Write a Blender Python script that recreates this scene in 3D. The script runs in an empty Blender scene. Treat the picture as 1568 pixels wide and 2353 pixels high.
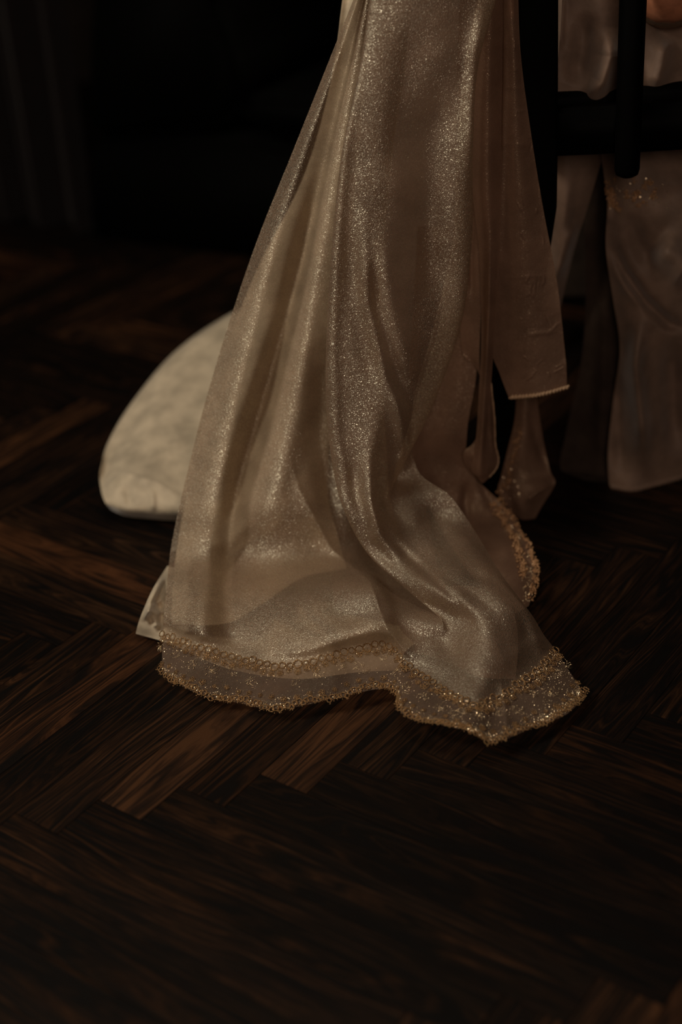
import bpy, bmesh, math, random
import numpy as np
from mathutils import Vector, Matrix

random.seed(7); RS = np.random.RandomState(7)
C = bpy.context.scene.collection

# ------------------------------------------------------------------ camera
W, Hh, F = 1568.0, 2353.0, 3268.0
PITCH, ROLL, CAMZ = 0.51409, -0.06818, 0.8393
c_, s_ = math.cos(PITCH), math.sin(PITCH)
FW = np.array([0, c_, -s_]); r0 = np.array([1.0, 0, 0]); u0 = np.array([0, s_, c_])
RT = math.cos(ROLL)*r0 + math.sin(ROLL)*u0
UP = -math.sin(ROLL)*r0 + math.cos(ROLL)*u0
CAM = np.array([0, 0, CAMZ])
cam = bpy.data.cameras.new('camera'); camo = bpy.data.objects.new('camera', cam); C.objects.link(camo)
camo.matrix_world = Matrix(((RT[0], UP[0], -FW[0], 0), (RT[1], UP[1], -FW[1], 0), (RT[2], UP[2], -FW[2], CAMZ), (0, 0, 0, 1)))
cam.sensor_fit = 'VERTICAL'; cam.sensor_height = 36; cam.sensor_width = 24; cam.lens = 36*F/Hh
cam.clip_start = 0.02; cam.clip_end = 50
cam.dof.use_dof = True; cam.dof.focus_distance = 1.39; cam.dof.aperture_fstop = 2.0
bpy.context.scene.camera = camo

# ------------------------------------------------------------------ light
world = bpy.data.worlds.new('world'); bpy.context.scene.world = world; world.use_nodes = True
bg = world.node_tree.nodes['Background']; bg.inputs[0].default_value = (1.0, 0.8, 0.6, 1); bg.inputs[1].default_value = 0.006

def area(name, loc, target, size, power, col, shape='DISK'):
    l = bpy.data.lights.new(name, 'AREA'); l.shape = shape; l.size = size; l.energy = power; l.color = col
    o = bpy.data.objects.new(name, l); C.objects.link(o); o.location = loc
    d = Vector(target)-Vector(loc); o.rotation_euler = d.to_track_quat('-Z', 'Y').to_euler(); return o
area('key_light', (-1.38, 0.68, 1.58), (0.0, 1.25, 0.12), 0.40, 17.0, (1.0, 0.89, 0.73))  # soft key light from the left, not tied to any window
area('fill_light', (0.15, -1.0, 1.35), (0.25, 1.4, 0.3), 0.8, 9.5, (1.0, 0.77, 0.62))  # added fill from behind the camera for the upright cloth, no real lamp
area('overhead_fill', (-0.15, 1.15, 2.35), (0.05, 1.25, 0.0), 0.5, 6.0, (1.0, 0.86, 0.68))  # added overhead fill to brighten upward-facing cloth, no lamp known there
vs = bpy.context.scene.view_settings
vs.view_transform = 'Standard'; vs.look = 'None'; vs.exposure = 0.0; vs.gamma = 1.0; vs.use_curve_mapping = False

# ------------------------------------------------------------------ pixel <-> world helpers
def ray(x, y):
    return FW + (x-W/2)/F*RT - (y-Hh/2)/F*UP
def at(x, y, d):
    """point seen at pixel x,y: d>=0.3 is its depth Y in the room, smaller is its height above the floor"""
    r = ray(x, y)
    t = d/r[1] if d >= 0.3 else (d-CAMZ)/r[2]
    return CAM + r*t
def proj(P):
    D = P-CAM; z = D@FW
    return np.stack([W/2+F*(D@RT)/z, Hh/2-F*(D@UP)/z], -1)

# ------------------------------------------------------------------ object helpers
def obj(name, bm_or_me, m=None, parent=None, smooth=False):
    if isinstance(bm_or_me, bmesh.types.BMesh):
        me = bpy.data.meshes.new(name); bm_or_me.to_mesh(me); bm_or_me.free()
    else: me = bm_or_me
    if m and not me.materials: me.materials.append(m)
    if smooth: me.polygons.foreach_set('use_smooth', [True]*len(me.polygons))
    o = bpy.data.objects.new(name, me); C.objects.link(o)
    if parent: o.parent = parent
    return o
def thing(name, label, cat, loc=(0, 0, 0), group=None):
    o = bpy.data.objects.new(name, None); C.objects.link(o); o.location = loc
    o.empty_display_size = .05
    o['label'] = label; o['category'] = cat
    if group: o['group'] = group
    return o
def local(o_parent, pts):                      # world points -> parent's local (parents only translated)
    return np.asarray(pts)-np.array(o_parent.location)
def box(bm, lo, hi, bev=0.0):
    r = bmesh.ops.create_cube(bm, size=1); v = r['verts']
    for q in v:
        for i in range(3): q.co[i] = lo[i] if q.co[i] < 0 else hi[i]
    if bev:
        es = list({e for q in v for e in q.link_edges})
        bmesh.ops.bevel(bm, geom=es, offset=bev, segments=2, affect='EDGES', profile=.6)
def tube(bm, pts, rad, seg=10, caps=True, closed=False, squash=1.0):
    pts = [Vector(p) for p in pts]; n = len(pts); rings = []
    nrm = None
    for i, p in enumerate(pts):
        a = pts[(i-1) % n] if (closed or i > 0) else p; b = pts[(i+1) % n] if (closed or i < n-1) else p
        t = (b-a).normalized()
        if nrm is None:
            nrm = t.orthogonal().normalized() if abs(t.z) > .9 else Vector((0, 0, 1)).cross(t).normalized()
        nrm = (nrm-t*nrm.dot(t)).normalized(); bn = t.cross(nrm)
        r = rad[i] if hasattr(rad, '__len__') else rad
        rings.append([bm.verts.new(p+nrm*math.cos(2*math.pi*k/seg)*r+bn*math.sin(2*math.pi*k/seg)*r*squash) for k in range(seg)])
    m = n if closed else n-1
    for i in range(m):
        A, B = rings[i], rings[(i+1) % n]
        for k in range(seg): bm.faces.new((A[k], A[(k+1) % seg], B[(k+1) % seg], B[k]))
    if caps and not closed:
        bm.faces.new(rings[0][::-1]); bm.faces.new(rings[-1])

# ------------------------------------------------------------------ materials
def mat(name):
    m = bpy.data.materials.new(name); m.use_nodes = True; nt = m.node_tree
    return m, nt, nt.nodes['Principled BSDF'], nt.nodes['Material Output']
def N(nt, t, **kw):
    n = nt.nodes.new(t)
    for k, v in kw.items():
        if k in ('op', 'operation'): n.operation = v
        elif isinstance(k, str) and hasattr(n, k) and k not in ('color',): setattr(n, k, v)
    return n
def ramp(nt, fac, stops):
    r = nt.nodes.new('ShaderNodeValToRGB'); e = r.color_ramp.elements
    while len(e) < len(stops): e.new(.5)
    for q, (p, col) in zip(e, stops):
        q.position = p; q.color = (*col, 1) if len(col) == 3 else col
    nt.links.new(fac, r.inputs[0]); return r.outputs[0]
def noise(nt, vec, scale, detail=4, rough=.55, dist=0):
    n = nt.nodes.new('ShaderNodeTexNoise'); n.inputs['Scale'].default_value = scale
    n.inputs['Detail'].default_value = detail; n.inputs['Roughness'].default_value = rough; n.inputs['Distortion'].default_value = dist
    if vec is not None: nt.links.new(vec, n.inputs['Vector'])
    return n.outputs['Fac']
def math_(nt, op, a, b=None):
    n = nt.nodes.new('ShaderNodeMath'); n.operation = op
    for i, q in enumerate((a, b)):
        if q is None: continue
        if isinstance(q, (int, float)): n.inputs[i].default_value = q
        else: nt.links.new(q, n.inputs[i])
    return n.outputs[0]
def bump(nt, h, strength, dist, normal=None):
    b = nt.nodes.new('ShaderNodeBump'); b.inputs['Strength'].default_value = strength; b.inputs['Distance'].default_value = dist
    nt.links.new(h, b.inputs['Height'])
    if normal is not None: nt.links.new(normal, b.inputs['Normal'])
    return b.outputs[0]

def plank_material():
    m, nt, p, out = mat('smoked_oak_plank')
    uv = nt.nodes.new('ShaderNodeUVMap'); uv.uv_map = 'grain'
    at_ = nt.nodes.new('ShaderNodeAttribute'); at_.attribute_name = 'tone'
    sep = nt.nodes.new('ShaderNodeSeparateColor'); nt.links.new(at_.outputs['Color'], sep.inputs[0])
    # wavy cathedral grain: stretch along the length, warp sideways
    mp = nt.nodes.new('ShaderNodeMapping'); mp.inputs['Scale'].default_value = (3.5, 34, 1); nt.links.new(uv.outputs[0], mp.inputs[0])
    warp = noise(nt, mp.outputs[0], .55, 2, .5)
    mp2 = nt.nodes.new('ShaderNodeMapping'); mp2.inputs['Scale'].default_value = (7, 210, 1); nt.links.new(uv.outputs[0], mp2.inputs[0])
    va = nt.nodes.new('ShaderNodeVectorMath'); va.operation = 'ADD'; nt.links.new(mp2.outputs[0], va.inputs[0])
    cx = nt.nodes.new('ShaderNodeCombineXYZ'); nt.links.new(math_(nt, 'MULTIPLY', warp, 26.0), cx.inputs[1]); nt.links.new(cx.outputs[0], va.inputs[1])
    g1 = noise(nt, va.outputs[0], 1.0, 5, .62, .3)
    mp3 = nt.nodes.new('ShaderNodeMapping'); mp3.inputs['Scale'].default_value = (40, 1500, 1); nt.links.new(uv.outputs[0], mp3.inputs[0])
    pores = noise(nt, mp3.outputs[0], 1.0, 2, .5)
    mp4 = nt.nodes.new('ShaderNodeMapping'); mp4.inputs['Scale'].default_value = (5, 16, 1); nt.links.new(uv.outputs[0], mp4.inputs[0])
    blot = noise(nt, mp4.outputs[0], 1.0, 3, .5)
    g = math_(nt, 'ADD', math_(nt, 'MULTIPLY', g1, .85), math_(nt, 'ADD', math_(nt, 'MULTIPLY', pores, .26), math_(nt, 'MULTIPLY', blot, .14)))
    g = math_(nt, 'SUBTRACT', g, .125)
    g = math_(nt, 'ADD', g, math_(nt, 'MULTIPLY', math_(nt, 'SUBTRACT', sep.outputs[0], .5), .15))
    col = ramp(nt, g, [(.40, (.0025, .0015, .0011)), (.47, (.0095, .0048, .0028)), (.55, (.024, .0108, .0054)), (.67, (.070, .031, .0140))])
    mx = nt.nodes.new('ShaderNodeMix'); mx.data_type = 'RGBA'; mx.blend_type = 'MULTIPLY'; mx.inputs[0].default_value = 1
    nt.links.new(col, mx.inputs[6])
    tint = ramp(nt, sep.outputs[1], [(0, (.72, .76, .82)), (.5, (1, 1, 1)), (1, (1.25, 1.08, .95))]); nt.links.new(tint, mx.inputs[7])
    nt.links.new(mx.outputs[2], p.inputs['Base Color'])
    rr = nt.nodes.new('ShaderNodeMapRange'); rr.inputs[1].default_value = .35; rr.inputs[2].default_value = .65
    rr.inputs[3].default_value = .62; rr.inputs[4].default_value = .40; nt.links.new(g1, rr.inputs[0]); nt.links.new(rr.outputs[0], p.inputs['Roughness'])
    p.inputs['Specular IOR Level'].default_value = .16
    nt.links.new(bump(nt, g, .45, .0008), p.inputs['Normal'])
    return m

def simple(name, col, rough=.5, spec=.5, metallic=0, nscale=0, nstr=.3, ndist=.001, sheen=0, coords='Object'):
    m, nt, p, out = mat(name)
    p.inputs['Base Color'].default_value = (*col, 1); p.inputs['Roughness'].default_value = rough
    p.inputs['Specular IOR Level'].default_value = spec; p.inputs['Metallic'].default_value = metallic
    p.inputs['Sheen Weight'].default_value = sheen
    tc = nt.nodes.new('ShaderNodeTexCoord')
    if nscale:
        f = noise(nt, tc.outputs[coords], nscale, 3)
        c = ramp(nt, f, [(.3, tuple(q*.75 for q in col)), (.7, tuple(min(1, q*1.25) for q in col))])
        nt.links.new(c, p.inputs['Base Color']); nt.links.new(bump(nt, f, nstr, ndist), p.inputs['Normal'])
    return m

def organza(name, col, hi, glint, see=.5, crinkle=False, spark=1.0):
    """sheer woven cloth: a share of the thread gaps is open, threads are satin and pass light"""
    m, nt, p, out = mat(name); nt.nodes.remove(p)
    tc = nt.nodes.new('ShaderNodeTexCoord'); vec = tc.outputs['Object']
    blot = noise(nt, vec, 22, 4, .6); fine = noise(nt, vec, 900, 1, .5)
    col_n = ramp(nt, blot, [(.35, tuple(q*.8 for q in col)), (.65, tuple(q*1.12 for q in col))])
    dif = nt.nodes.new('ShaderNodeBsdfDiffuse'); nt.links.new(col_n, dif.inputs[0])
    tra = nt.nodes.new('ShaderNodeBsdfTranslucent'); nt.links.new(col_n, tra.inputs[0])
    vr = nt.nodes.new('ShaderNodeTexVoronoi'); vr.inputs['Scale'].default_value = 1500; nt.links.new(vec, vr.inputs['Vector'])
    b = bump(nt, fine, .55*spark, .0012)
    b2 = bump(nt, blot, .35, .004, b)
    if crinkle:
        w = noise(nt, vec, 26, 2, .5, 1.5)
        ridge = math_(nt, 'ABSOLUTE', math_(nt, 'SUBTRACT', w, .5))
        ridge = math_(nt, 'LESS_THAN', ridge, .006); msk = math_(nt, 'GREATER_THAN', noise(nt, vec, 17, 2), .56)
        b2 = bump(nt, math_(nt, 'MULTIPLY', ridge, msk), .5, .0012, b2)
    gl = nt.nodes.new('ShaderNodeBsdfGlossy'); gl.inputs['Color'].default_value = (*hi, 1)
    rgh = nt.nodes.new('ShaderNodeMapRange'); rgh.inputs[1].default_value = .2; rgh.inputs[2].default_value = .9
    rgh.inputs[3].default_value = .34; rgh.inputs[4].default_value = .52
    sp = nt.nodes.new('ShaderNodeSeparateColor'); nt.links.new(vr.outputs['Color'], sp.inputs[0])
    nt.links.new(sp.outputs[0], rgh.inputs[0]); nt.links.new(rgh.outputs[0], gl.inputs['Roughness'])
    # sequin-like glint: each thread cell faces its own way
    va = nt.nodes.new('ShaderNodeVectorMath'); va.operation = 'SUBTRACT'; nt.links.new(vr.outputs['Color'], va.inputs[0]); va.inputs[1].default_value = (.5, .5, .5)
    vm = nt.nodes.new('ShaderNodeVectorMath'); vm.operation = 'SCALE'; vm.inputs['Scale'].default_value = .55*spark; nt.links.new(va.outputs[0], vm.inputs[0])
    vb = nt.nodes.new('ShaderNodeVectorMath'); vb.operation = 'ADD'; nt.links.new(b2, vb.inputs[0]); nt.links.new(vm.outputs[0], vb.inputs[1])
    vn = nt.nodes.new('ShaderNodeVectorMath'); vn.operation = 'NORMALIZE'; nt.links.new(vb.outputs[0], vn.inputs[0]); nt.links.new(vn.outputs[0], gl.inputs['Normal'])
    for q in (dif, tra): nt.links.new(b2, q.inputs['Normal'])
    m1 = nt.nodes.new('ShaderNodeMixShader'); m1.inputs[0].default_value = .38; nt.links.new(dif.outputs[0], m1.inputs[1]); nt.links.new(tra.outputs[0], m1.inputs[2])
    m2 = nt.nodes.new('ShaderNodeMixShader'); gf = math_(nt, 'MULTIPLY', math_(nt, 'GREATER_THAN', sp.outputs[1], .84), glint*5); nt.links.new(math_(nt, 'ADD', gf, glint), m2.inputs[0]); nt.links.new(m1.outputs[0], m2.inputs[1]); nt.links.new(gl.outputs[0], m2.inputs[2])
    tr = nt.nodes.new('ShaderNodeBsdfTransparent'); tr.inputs[0].default_value = (1, .93, .86, 1)
    lw = nt.nodes.new('ShaderNodeLayerWeight'); lw.inputs[0].default_value = .35
    op = nt.nodes.new('ShaderNodeMapRange'); op.inputs[3].default_value = see; op.inputs[4].default_value = see*.3
    nt.links.new(lw.outputs['Facing'], op.inputs[0])
    m3 = nt.nodes.new('ShaderNodeMixShader'); nt.links.new(op.outputs[0], m3.inputs[0]); nt.links.new(m2.outputs[0], m3.inputs[1]); nt.links.new(tr.outputs[0], m3.inputs[2])
    nt.links.new(m3.outputs[0], out.inputs['Surface'])
    return m

def satin(name, col, rough=.42, nscale=35):
    m, nt, p, out = mat(name)
    tc = nt.nodes.new('ShaderNodeTexCoord'); vec = tc.outputs['Object']
    f = noise(nt, vec, nscale, 4, .6)
    nt.links.new(ramp(nt, f, [(.35, tuple(q*.72 for q in col)), (.65, tuple(q*1.1 for q in col))]), p.inputs['Base Color'])
    p.inputs['Roughness'].default_value = rough; p.inputs['Specular IOR Level'].default_value = .3
    p.inputs['Sheen Weight'].default_value = .35; p.inputs['Sheen Roughness'].default_value = .4
    p.inputs['Anisotropic'].default_value = .5
    nt.links.new(bump(nt, f, .4, .004, bump(nt, noise(nt, vec, 700, 1), .15, .0006)), p.inputs['Normal'])
    return m

M = {}
M['plank'] = plank_material()
M['subfloor'] = simple('dark_joint', (.002, .0015, .001), 1.0, .0, nscale=60)
M['veil'] = organza('sheer_organza', (.35, .228, .155), (.95, .88, .70), .17, .42)
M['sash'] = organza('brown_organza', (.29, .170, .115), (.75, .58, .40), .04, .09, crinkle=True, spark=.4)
M['net'] = organza('lace_net', (.29, .195, .14), (.8, .7, .55), .02, .50, spark=.3)
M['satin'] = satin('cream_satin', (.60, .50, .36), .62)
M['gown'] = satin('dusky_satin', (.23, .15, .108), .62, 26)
M['gold'] = simple('gold_thread', (.50, .31, .15), .28, .5, .92, nscale=1500, nstr=1.0, ndist=.001)
M['glit'] = simple('gold_sequin', (1.0, .80, .52), .24, .5, .9)
M['black_wood'] = simple('black_lacquered_wood', (.0010, .0009, .0008), .6, .04, nscale=30)
M['leather'] = simple('black_leather', (.0012, .0012, .0010), .75, .04, nscale=120, nstr=.3)
M['wall'] = simple('dark_panelling', (.020, .012, .008), .7, .2, nscale=8)
M['skin'] = simple('skin', (.50, .20, .105), .5, .4, nscale=60, nstr=.1)
M['under'] = simple('dark_tulle_and_shade', (.040, .027, .020), .9, .1, nscale=40)  # sheer lining; on the front skirt its darkness stands for shade
M['hair'] = simple('dark_hair', (.012, .007, .004), .5, .4, nscale=200)
M['sole'] = simple('shoe_leather', (.05, .03, .02), .5, .4, nscale=90)

# ------------------------------------------------------------------ the floor: herringbone planks, each its own object
PW, PL = 0.052, 8                      # plank width in m, length in widths
YAW, OX, OY = -0.64685, -7.9242*PW, 17.8986*PW
cy, sy = math.cos(YAW), math.sin(YAW)
def pat(a, b):                          # pattern coordinates (in plank widths) -> world XY
    a *= PW; b *= PW
    return OX+a*cy-b*sy, OY+a*sy+b*cy
bm = bmesh.new(); box(bm, (-3.5, -2.0, -.05), (3.5, 4.2, -.010)); floor = obj('floor', bm, M['subfloor']); floor['kind'] = 'structure'
# stain of the boards nearest the hem, as each one is: (grain lightness, warmth)
TONES = {}
for k_, t_ in {3: (1.0, .75), 5: (1.0, .8), 4: (.55, .85), 2: (.75, .6), 6: (.65, .6), 7: (.6, .5), 1: (.5, .45), 0: (.8, .9), -1: (.6, .7), 8: (.35, .4), 9: (.3, .3), 10: (.3, .35), 11: (.4, .6)}.items(): TONES[(False, k_, k_)] = t_
for k_, t_ in {2: (.38, .5), 1: (.6, .6), 3: (.5, .5), 4: (.15, .2), 5: (.12, .3), 6: (.45, .45), 7: (.25, .65), 8: (.4, .85), 9: (.15, .1), 0: (.4, .6), -1: (.45, .6)}.items(): TONES[(True, k_, k_)] = t_
def plank_geo(bm, uvl, cl, a0, b0, a1, b1, horiz, z):
    g = .006; e = .012                   # joint and chamfer, in plank widths
    tone = (random.random(), random.random(), random.random(), 1)
    key = (horiz, a0 if horiz else a0+1, b0)
    if key in TONES: tone = (*TONES[key], tone[2], 1)
    ou, ov = random.uniform(0, 60), random.uniform(0, 60)
    lo = [(a0+g, b0+g), (a1-g, b0+g), (a1-g, b1-g), (a0+g, b1-g)]
    hi = [(a0+g+e, b0+g+e), (a1-g-e, b0+g+e), (a1-g-e, b1-g-e), (a0+g+e, b1-g-e)]
    vb = [bm.verts.new((*pat(*q), -.012)) for q in lo]
    vm_ = [bm.verts.new((*pat(*q), z-.0001)) for q in lo]
    vt = [bm.verts.new((*pat(*q), z)) for q in hi]
    co = dict(zip(vb+vm_+vt, lo+lo+hi)); fs = [bm.faces.new(vt), bm.faces.new(vb[::-1])]
    for k in range(4):
        j = (k+1) % 4
        fs += [bm.faces.new((vb[k], vb[j], vm_[j], vm_[k])), bm.faces.new((vm_[k], vm_[j], vt[j], vt[k]))]
    for f in fs:
        for l in f.loops:
            a, b = co[l.vert]; u, v = (a, b) if horiz else (b, a)
            l[uvl].uv = (u*PW+ou, v*PW+ov); l[cl] = tone
def new_plank_bm():
    bm = bmesh.new(); return bm, bm.loops.layers.uv.new('grain'), bm.loops.layers.color.new('tone')
planks = []
for n in range(-9, 10):
    for k in range(-60, 60):
        # horizontals start at (k,k); verticals fill column k-1..k ; columns repeat by (8,-8)
        planks.append((k+8*n, k-8*n, k+8*n+PL, k+1-8*n, True))
        planks.append((k-1+8*n, k-8*n, k+8*n, k-8*n+PL, False))
sel = []
for p in planks:
    x, y = pat((p[0]+p[2])/2, (p[1]+p[3])/2)
    if not (-3.2 < x < 3.2 and -1.2 < y < 3.9): continue
    q = proj(np.array([[x, y, 0.0]]))[0]; zz = (np.array([x, y, 0])-CAM)@FW
    vis = zz > .2 and -260 < q[0] < W+260 and 380 < q[1] < Hh+420
    sel.append((0 if vis else 1, math.hypot(x, y-.9), p))
sel.sort(key=lambda t: (t[0], t[1]))
rest, rl, rc = new_plank_bm()
for i, (nv, _, p) in enumerate(sel):
    z = random.uniform(-.00015, .00005)
    if i < 300 and nv == 0:
        b_, ul, cl = new_plank_bm(); plank_geo(b_, ul, cl, *p[:4], p[4], z)
        obj('plank', b_, M['plank'], floor)
    else: plank_geo(rest, rl, rc, *p[:4], p[4], z)
o = obj('distant_planks', rest, M['plank'], floor); o['kind'] = 'stuff'

# ------------------------------------------------------------------ cloth machinery
def catmull(P, t, axis):
    P = np.moveaxis(P, axis, 0); n = P.shape[0]; t = np.clip(t, 0, n-1-1e-9); i = np.floor(t).astype(int); f = (t-i)
    ext = np.concatenate([(2*P[:1]-P[1:2]), P, (2*P[-1:]-P[-2:-1])])
    a, b, c, d = ext[i], ext[i+1], ext[i+2], ext[i+3]; f = f.reshape(-1, *([1]*(P.ndim-1)))
    r = .5*((2*b)+(-a+c)*f+(2*a-5*b+4*c-d)*f**2+(-a+3*b-3*c+d)*f**3)
    return np.moveaxis(r, 0, axis)
def wob(P, seed, scale, n=14):
    rs = np.random.RandomState(seed); out = 0
    for k in range(n):
        d = rs.normal(size=3); d /= np.linalg.norm(d); out = out+np.sin(P@d*scale*rs.uniform(.5, 2.2)+rs.uniform(0, 6.28))/n*1.8
    return out
DEEP = {}
def raised(rows):
    """the same cloth continued upwards to shoulder height, above the frame"""
    up_ = []
    for py in (-760, -500, -260):
        t = (-60-py)/700; up_.append([(x*(1-t)+(1112+(x-1000)*.25)*t, py, d) for x, y, d in rows[0]])
    return up_+list(rows)
def remember(S, cell=6.0):
    q = proj(S.P); d = np.linalg.norm(S.P-CAM, axis=-1); ix = np.floor(q/cell).astype(int)
    for (i, j), v in zip(ix.reshape(-1, 2), d.ravel()):
        for di in (-1, 0, 1):
            for dj in (-1, 0, 1):
                k = (i+di, j+dj); DEEP[k] = max(DEEP.get(k, 0), v)
def keep_behind(P, gap=.003, cell=6.0):
    q = proj(P); D = P-CAM; d = np.linalg.norm(D, axis=-1); ix = np.floor(q/cell).astype(int)
    lim = np.array([DEEP.get((i, j), 0) for i, j in ix.reshape(-1, 2)]).reshape(d.shape)
    push = np.maximum(0, lim+gap-d); push = np.where(lim > 0, push, 0)
    for _ in range(6):
        pp = np.pad(push, 1, mode='edge'); push = np.maximum(push, (pp[:-2, 1:-1]+pp[2:, 1:-1]+pp[1:-1, :-2]+pp[1:-1, 2:])/4)
    return P+D/d[..., None]*push[..., None]
class Sheet:
    def __init__(s, rows, folds=(), wobble=(), nu=120, nv=160, minz=.003, behind=False):
        s.behind = behind
        s.G = np.array([[at(*q) for q in r] for r in rows]); s.nr, s.nc = s.G.shape[:2]
        s.folds, s.wob, s.nu, s.nv, s.minz = folds, wobble, nu, nv, minz
        s.V = np.linspace(0, s.nr-1, nv); s.U = np.linspace(0, s.nc-1, nu)
        s.P = s._eval(s.U, s.V)
    def _eval(s, U, V):
        P = catmull(catmull(s.G, V, 0), U, 1)
        P = P.copy(); p2 = proj(P); disp = np.zeros(P.shape[:2])
        for f in s.folds:
            pts, wd, am = f[0], f[1], f[2]; rng = f[3] if len(f) > 3 else (-1, 99); sharp = len(f) > 4 and f[4]
            pts = np.array(pts, float); best = np.full(disp.shape, 1e9); bt = np.zeros(disp.shape)
            n = len(pts)-1
            for k in range(n):
                a, b = pts[k], pts[k+1]; ab = b-a; t = np.clip(((p2-a)@ab)/(ab@ab), 0, 1)
                d = np.linalg.norm(p2-a-t[..., None]*ab, axis=-1); m = d < best
                best = np.where(m, d, best); bt = np.where(m, (k+t)/n, bt)
            e0 = np.clip(bt/.3, 0, 1); e1 = np.clip((1-bt)/.3, 0, 1); tap = e0*e0*(3-2*e0)*e1*e1*(3-2*e1)
            prof = np.exp(-best/wd) if sharp else np.exp(-(best/wd)**2)
            msk = ((U >= rng[0]) & (U <= rng[1]))[None, :]
            disp += am*tap*prof*msk
        for seed, sc, am in s.wob: disp += am*wob(P, seed, sc)
        d = CAM-P; d /= np.linalg.norm(d, axis=-1, keepdims=True)
        P = P+d*disp[..., None]
        if s.behind: P = keep_behind(P)
        low = P[..., 2] < s.minz                    # never sink below the floor
        P[..., 2] = np.where(low, s.minz+.15*np.clip(P[..., 2]-s.minz, -.01, 0), P[..., 2])
        return P
    def mesh(s, name, m, parent, v0=0, v1=1, edge=None):
        P = s._eval(s.U, v0*(s.nr-1)+(v1-v0)*(s.nr-1)*np.linspace(0, 1, s.nv)) if (v0, v1) != (0, 1) else s.P
        if edge is not None: P = edge(s, P)
        nv, nu = P.shape[:2]
        off = np.array(root_loc(parent)) if parent else 0
        me = bpy.data.meshes.new(name)
        idx = np.arange(nv*nu).reshape(nv, nu)
        fa = np.stack([idx[:-1, :-1], idx[1:, :-1], idx[1:, 1:], idx[:-1, 1:]], -1).reshape(-1, 4)
        me.from_pydata((P.reshape(-1, 3)-off).tolist(), [], fa.tolist())
        return obj(name, me, m, parent, True)
    def frame(s, u, v):                          # u,v in 0..1 -> point, along, across, normal
        U, V = u*(s.nc-1), v*(s.nr-1); e = .02
        def ev(a, b): return s._eval(np.array([a]), np.array([b]))[0, 0]
        p = ev(U, V); a = ev(min(U+e, s.nc-1), V)-ev(max(U-e, 0), V); b = ev(U, min(V+e, s.nr-1))-ev(U, max(V-e, 0))
        a /= np.linalg.norm(a)+1e-9; b -= a*(a@b); b /= np.linalg.norm(b)+1e-9; n = np.cross(a, b)
        if n@(CAM-p) < 0: n = -n
        return p, a, b, n
def root_loc(p):
    v = Vector((0, 0, 0))
    while p is not None: v += p.location; p = p.parent
    return v
def hem_roll(s, name, parent, m, edge='bottom', r=.0022):
    """stitched rolled edge following one side of the sheet"""
    P = {'bottom': s.P[-1], 'left': s.P[:, 0], 'right': s.P[:, -1]}[edge][::2] - np.array(root_loc(parent))
    bm = bmesh.new(); tube(bm, P, [r*(1+.25*math.sin(i*1.9)) for i in range(len(P))], 7); return obj(name, bm, m, parent, True)

# ------------------------------------------------------------------ the veil
veil = thing('organza_veil', 'sheer shimmering cream organza veil falling to the floor with gold lace hem', 'veil', (0, 1.2, 0))
# columns: left edge, ridge, valley, middle, ridge, streak, tucked under, fold edge, front x3, tucked back, outer right
cols = {
 0: [(835,-60),(752,150),(672,350),(592,550),(527,740),(470,930),(437,1060),(413,1160),(393,1260),(384,1340),(378,1400),(376,1430),(374,1458),(372,1545)],
 1: [(842,-60),(772,150),(702,350),(637,550),(590,740),(545,930),(520,1060),(500,1160),(480,1270),(470,1350),(462,1420),(458,1455),(452,1487),(450,1592)],
 2: [(850,-60),(797,150),(747,350),(700,550),(655,740),(600,930),(562,1060),(538,1160),(528,1270),(527,1360),(532,1430),(538,1475),(545,1512),(545,1614)],
 3: [(858,-60),(818,150),(780,350),(742,550),(715,740),(690,930),(665,1060),(652,1160),(650,1280),(658,1370),(664,1450),(668,1495),(670,1530),(655,1628)],
 4: [(885,-60),(850,150),(820,350),(800,550),(790,740),(780,930),(765,1070),(770,1170),(800,1280),(840,1345),(862,1410),(870,1450),(878,1482),(890,1582)],
 5: [(920,-60),(900,150),(870,350),(850,550),(840,740),(840,930),(840,1070),(830,1180),(880,1300),(918,1390),(928,1450),(933,1490),(940,1532),(925,1640)],
 6: [(950,-60),(930,150),(900,350),(880,550),(870,740),(880,930),(890,1070),(905,1180),(965,1310),(1010,1410),(1020,1470),(1022,1530),(1025,1588),(1015,1666)],
 7: [(862,-60),(828,150),(787,350),(765,550),(752,740),(750,930),(767,1080),(795,1180),(852,1280),(957,1372),(1055,1432),(1080,1530),(1088,1617),(1085,1682)],
 8: [(930,-60),(900,150),(860,350),(835,550),(842,740),(852,930),(845,1080),(855,1185),(925,1290),(1020,1360),(1105,1425),(1128,1525),(1142,1603),(1137,1705)],
 9: [(1020,-60),(1000,150),(960,350),(930,550),(920,740),(905,930),(878,1080),(870,1172),(950,1270),(1055,1340),(1145,1410),(1175,1500),(1195,1570),(1235,1668)],
 10:[(1150,-60),(1097,150),(1083,350),(1080,550),(1058,740),(995,930),(922,1080),(892,1160),(1000,1245),(1090,1320),(1180,1400),(1210,1470),(1238,1537),(1290,1648)],
 11:[(1120,-60),(1075,150),(1060,350),(1050,550),(1020,740),(960,930),(908,1085),(945,1140),(1050,1222),(1125,1312),(1205,1398),(1235,1462),(1258,1515),(1322,1625)],
 12:[(1110,-60),(1068,150),(1050,350),(1040,550),(1000,740),(950,930),(958,1075),(1035,1140),(1098,1230),(1150,1315),(1222,1412),(1250,1458),(1276,1493),(1342,1592)]}
baseY = [1.43, 1.415, 1.40, 1.388, 1.372, 1.350, 1.33, 1.305, 1.285]
baseZ = {9: .064, 10: .054, 11: .045, 12: .034, 13: .014}
cofs = [.02, -.008, .02, -.002, .012, .022, .014, -.046, -.060, -.050, -.022, -.004, -.002]
zofs = [.0, .006, -.006, .0, .014, .0, -.004, .004, .006, .004, .002, .0, -.006]
vrows = []
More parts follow.
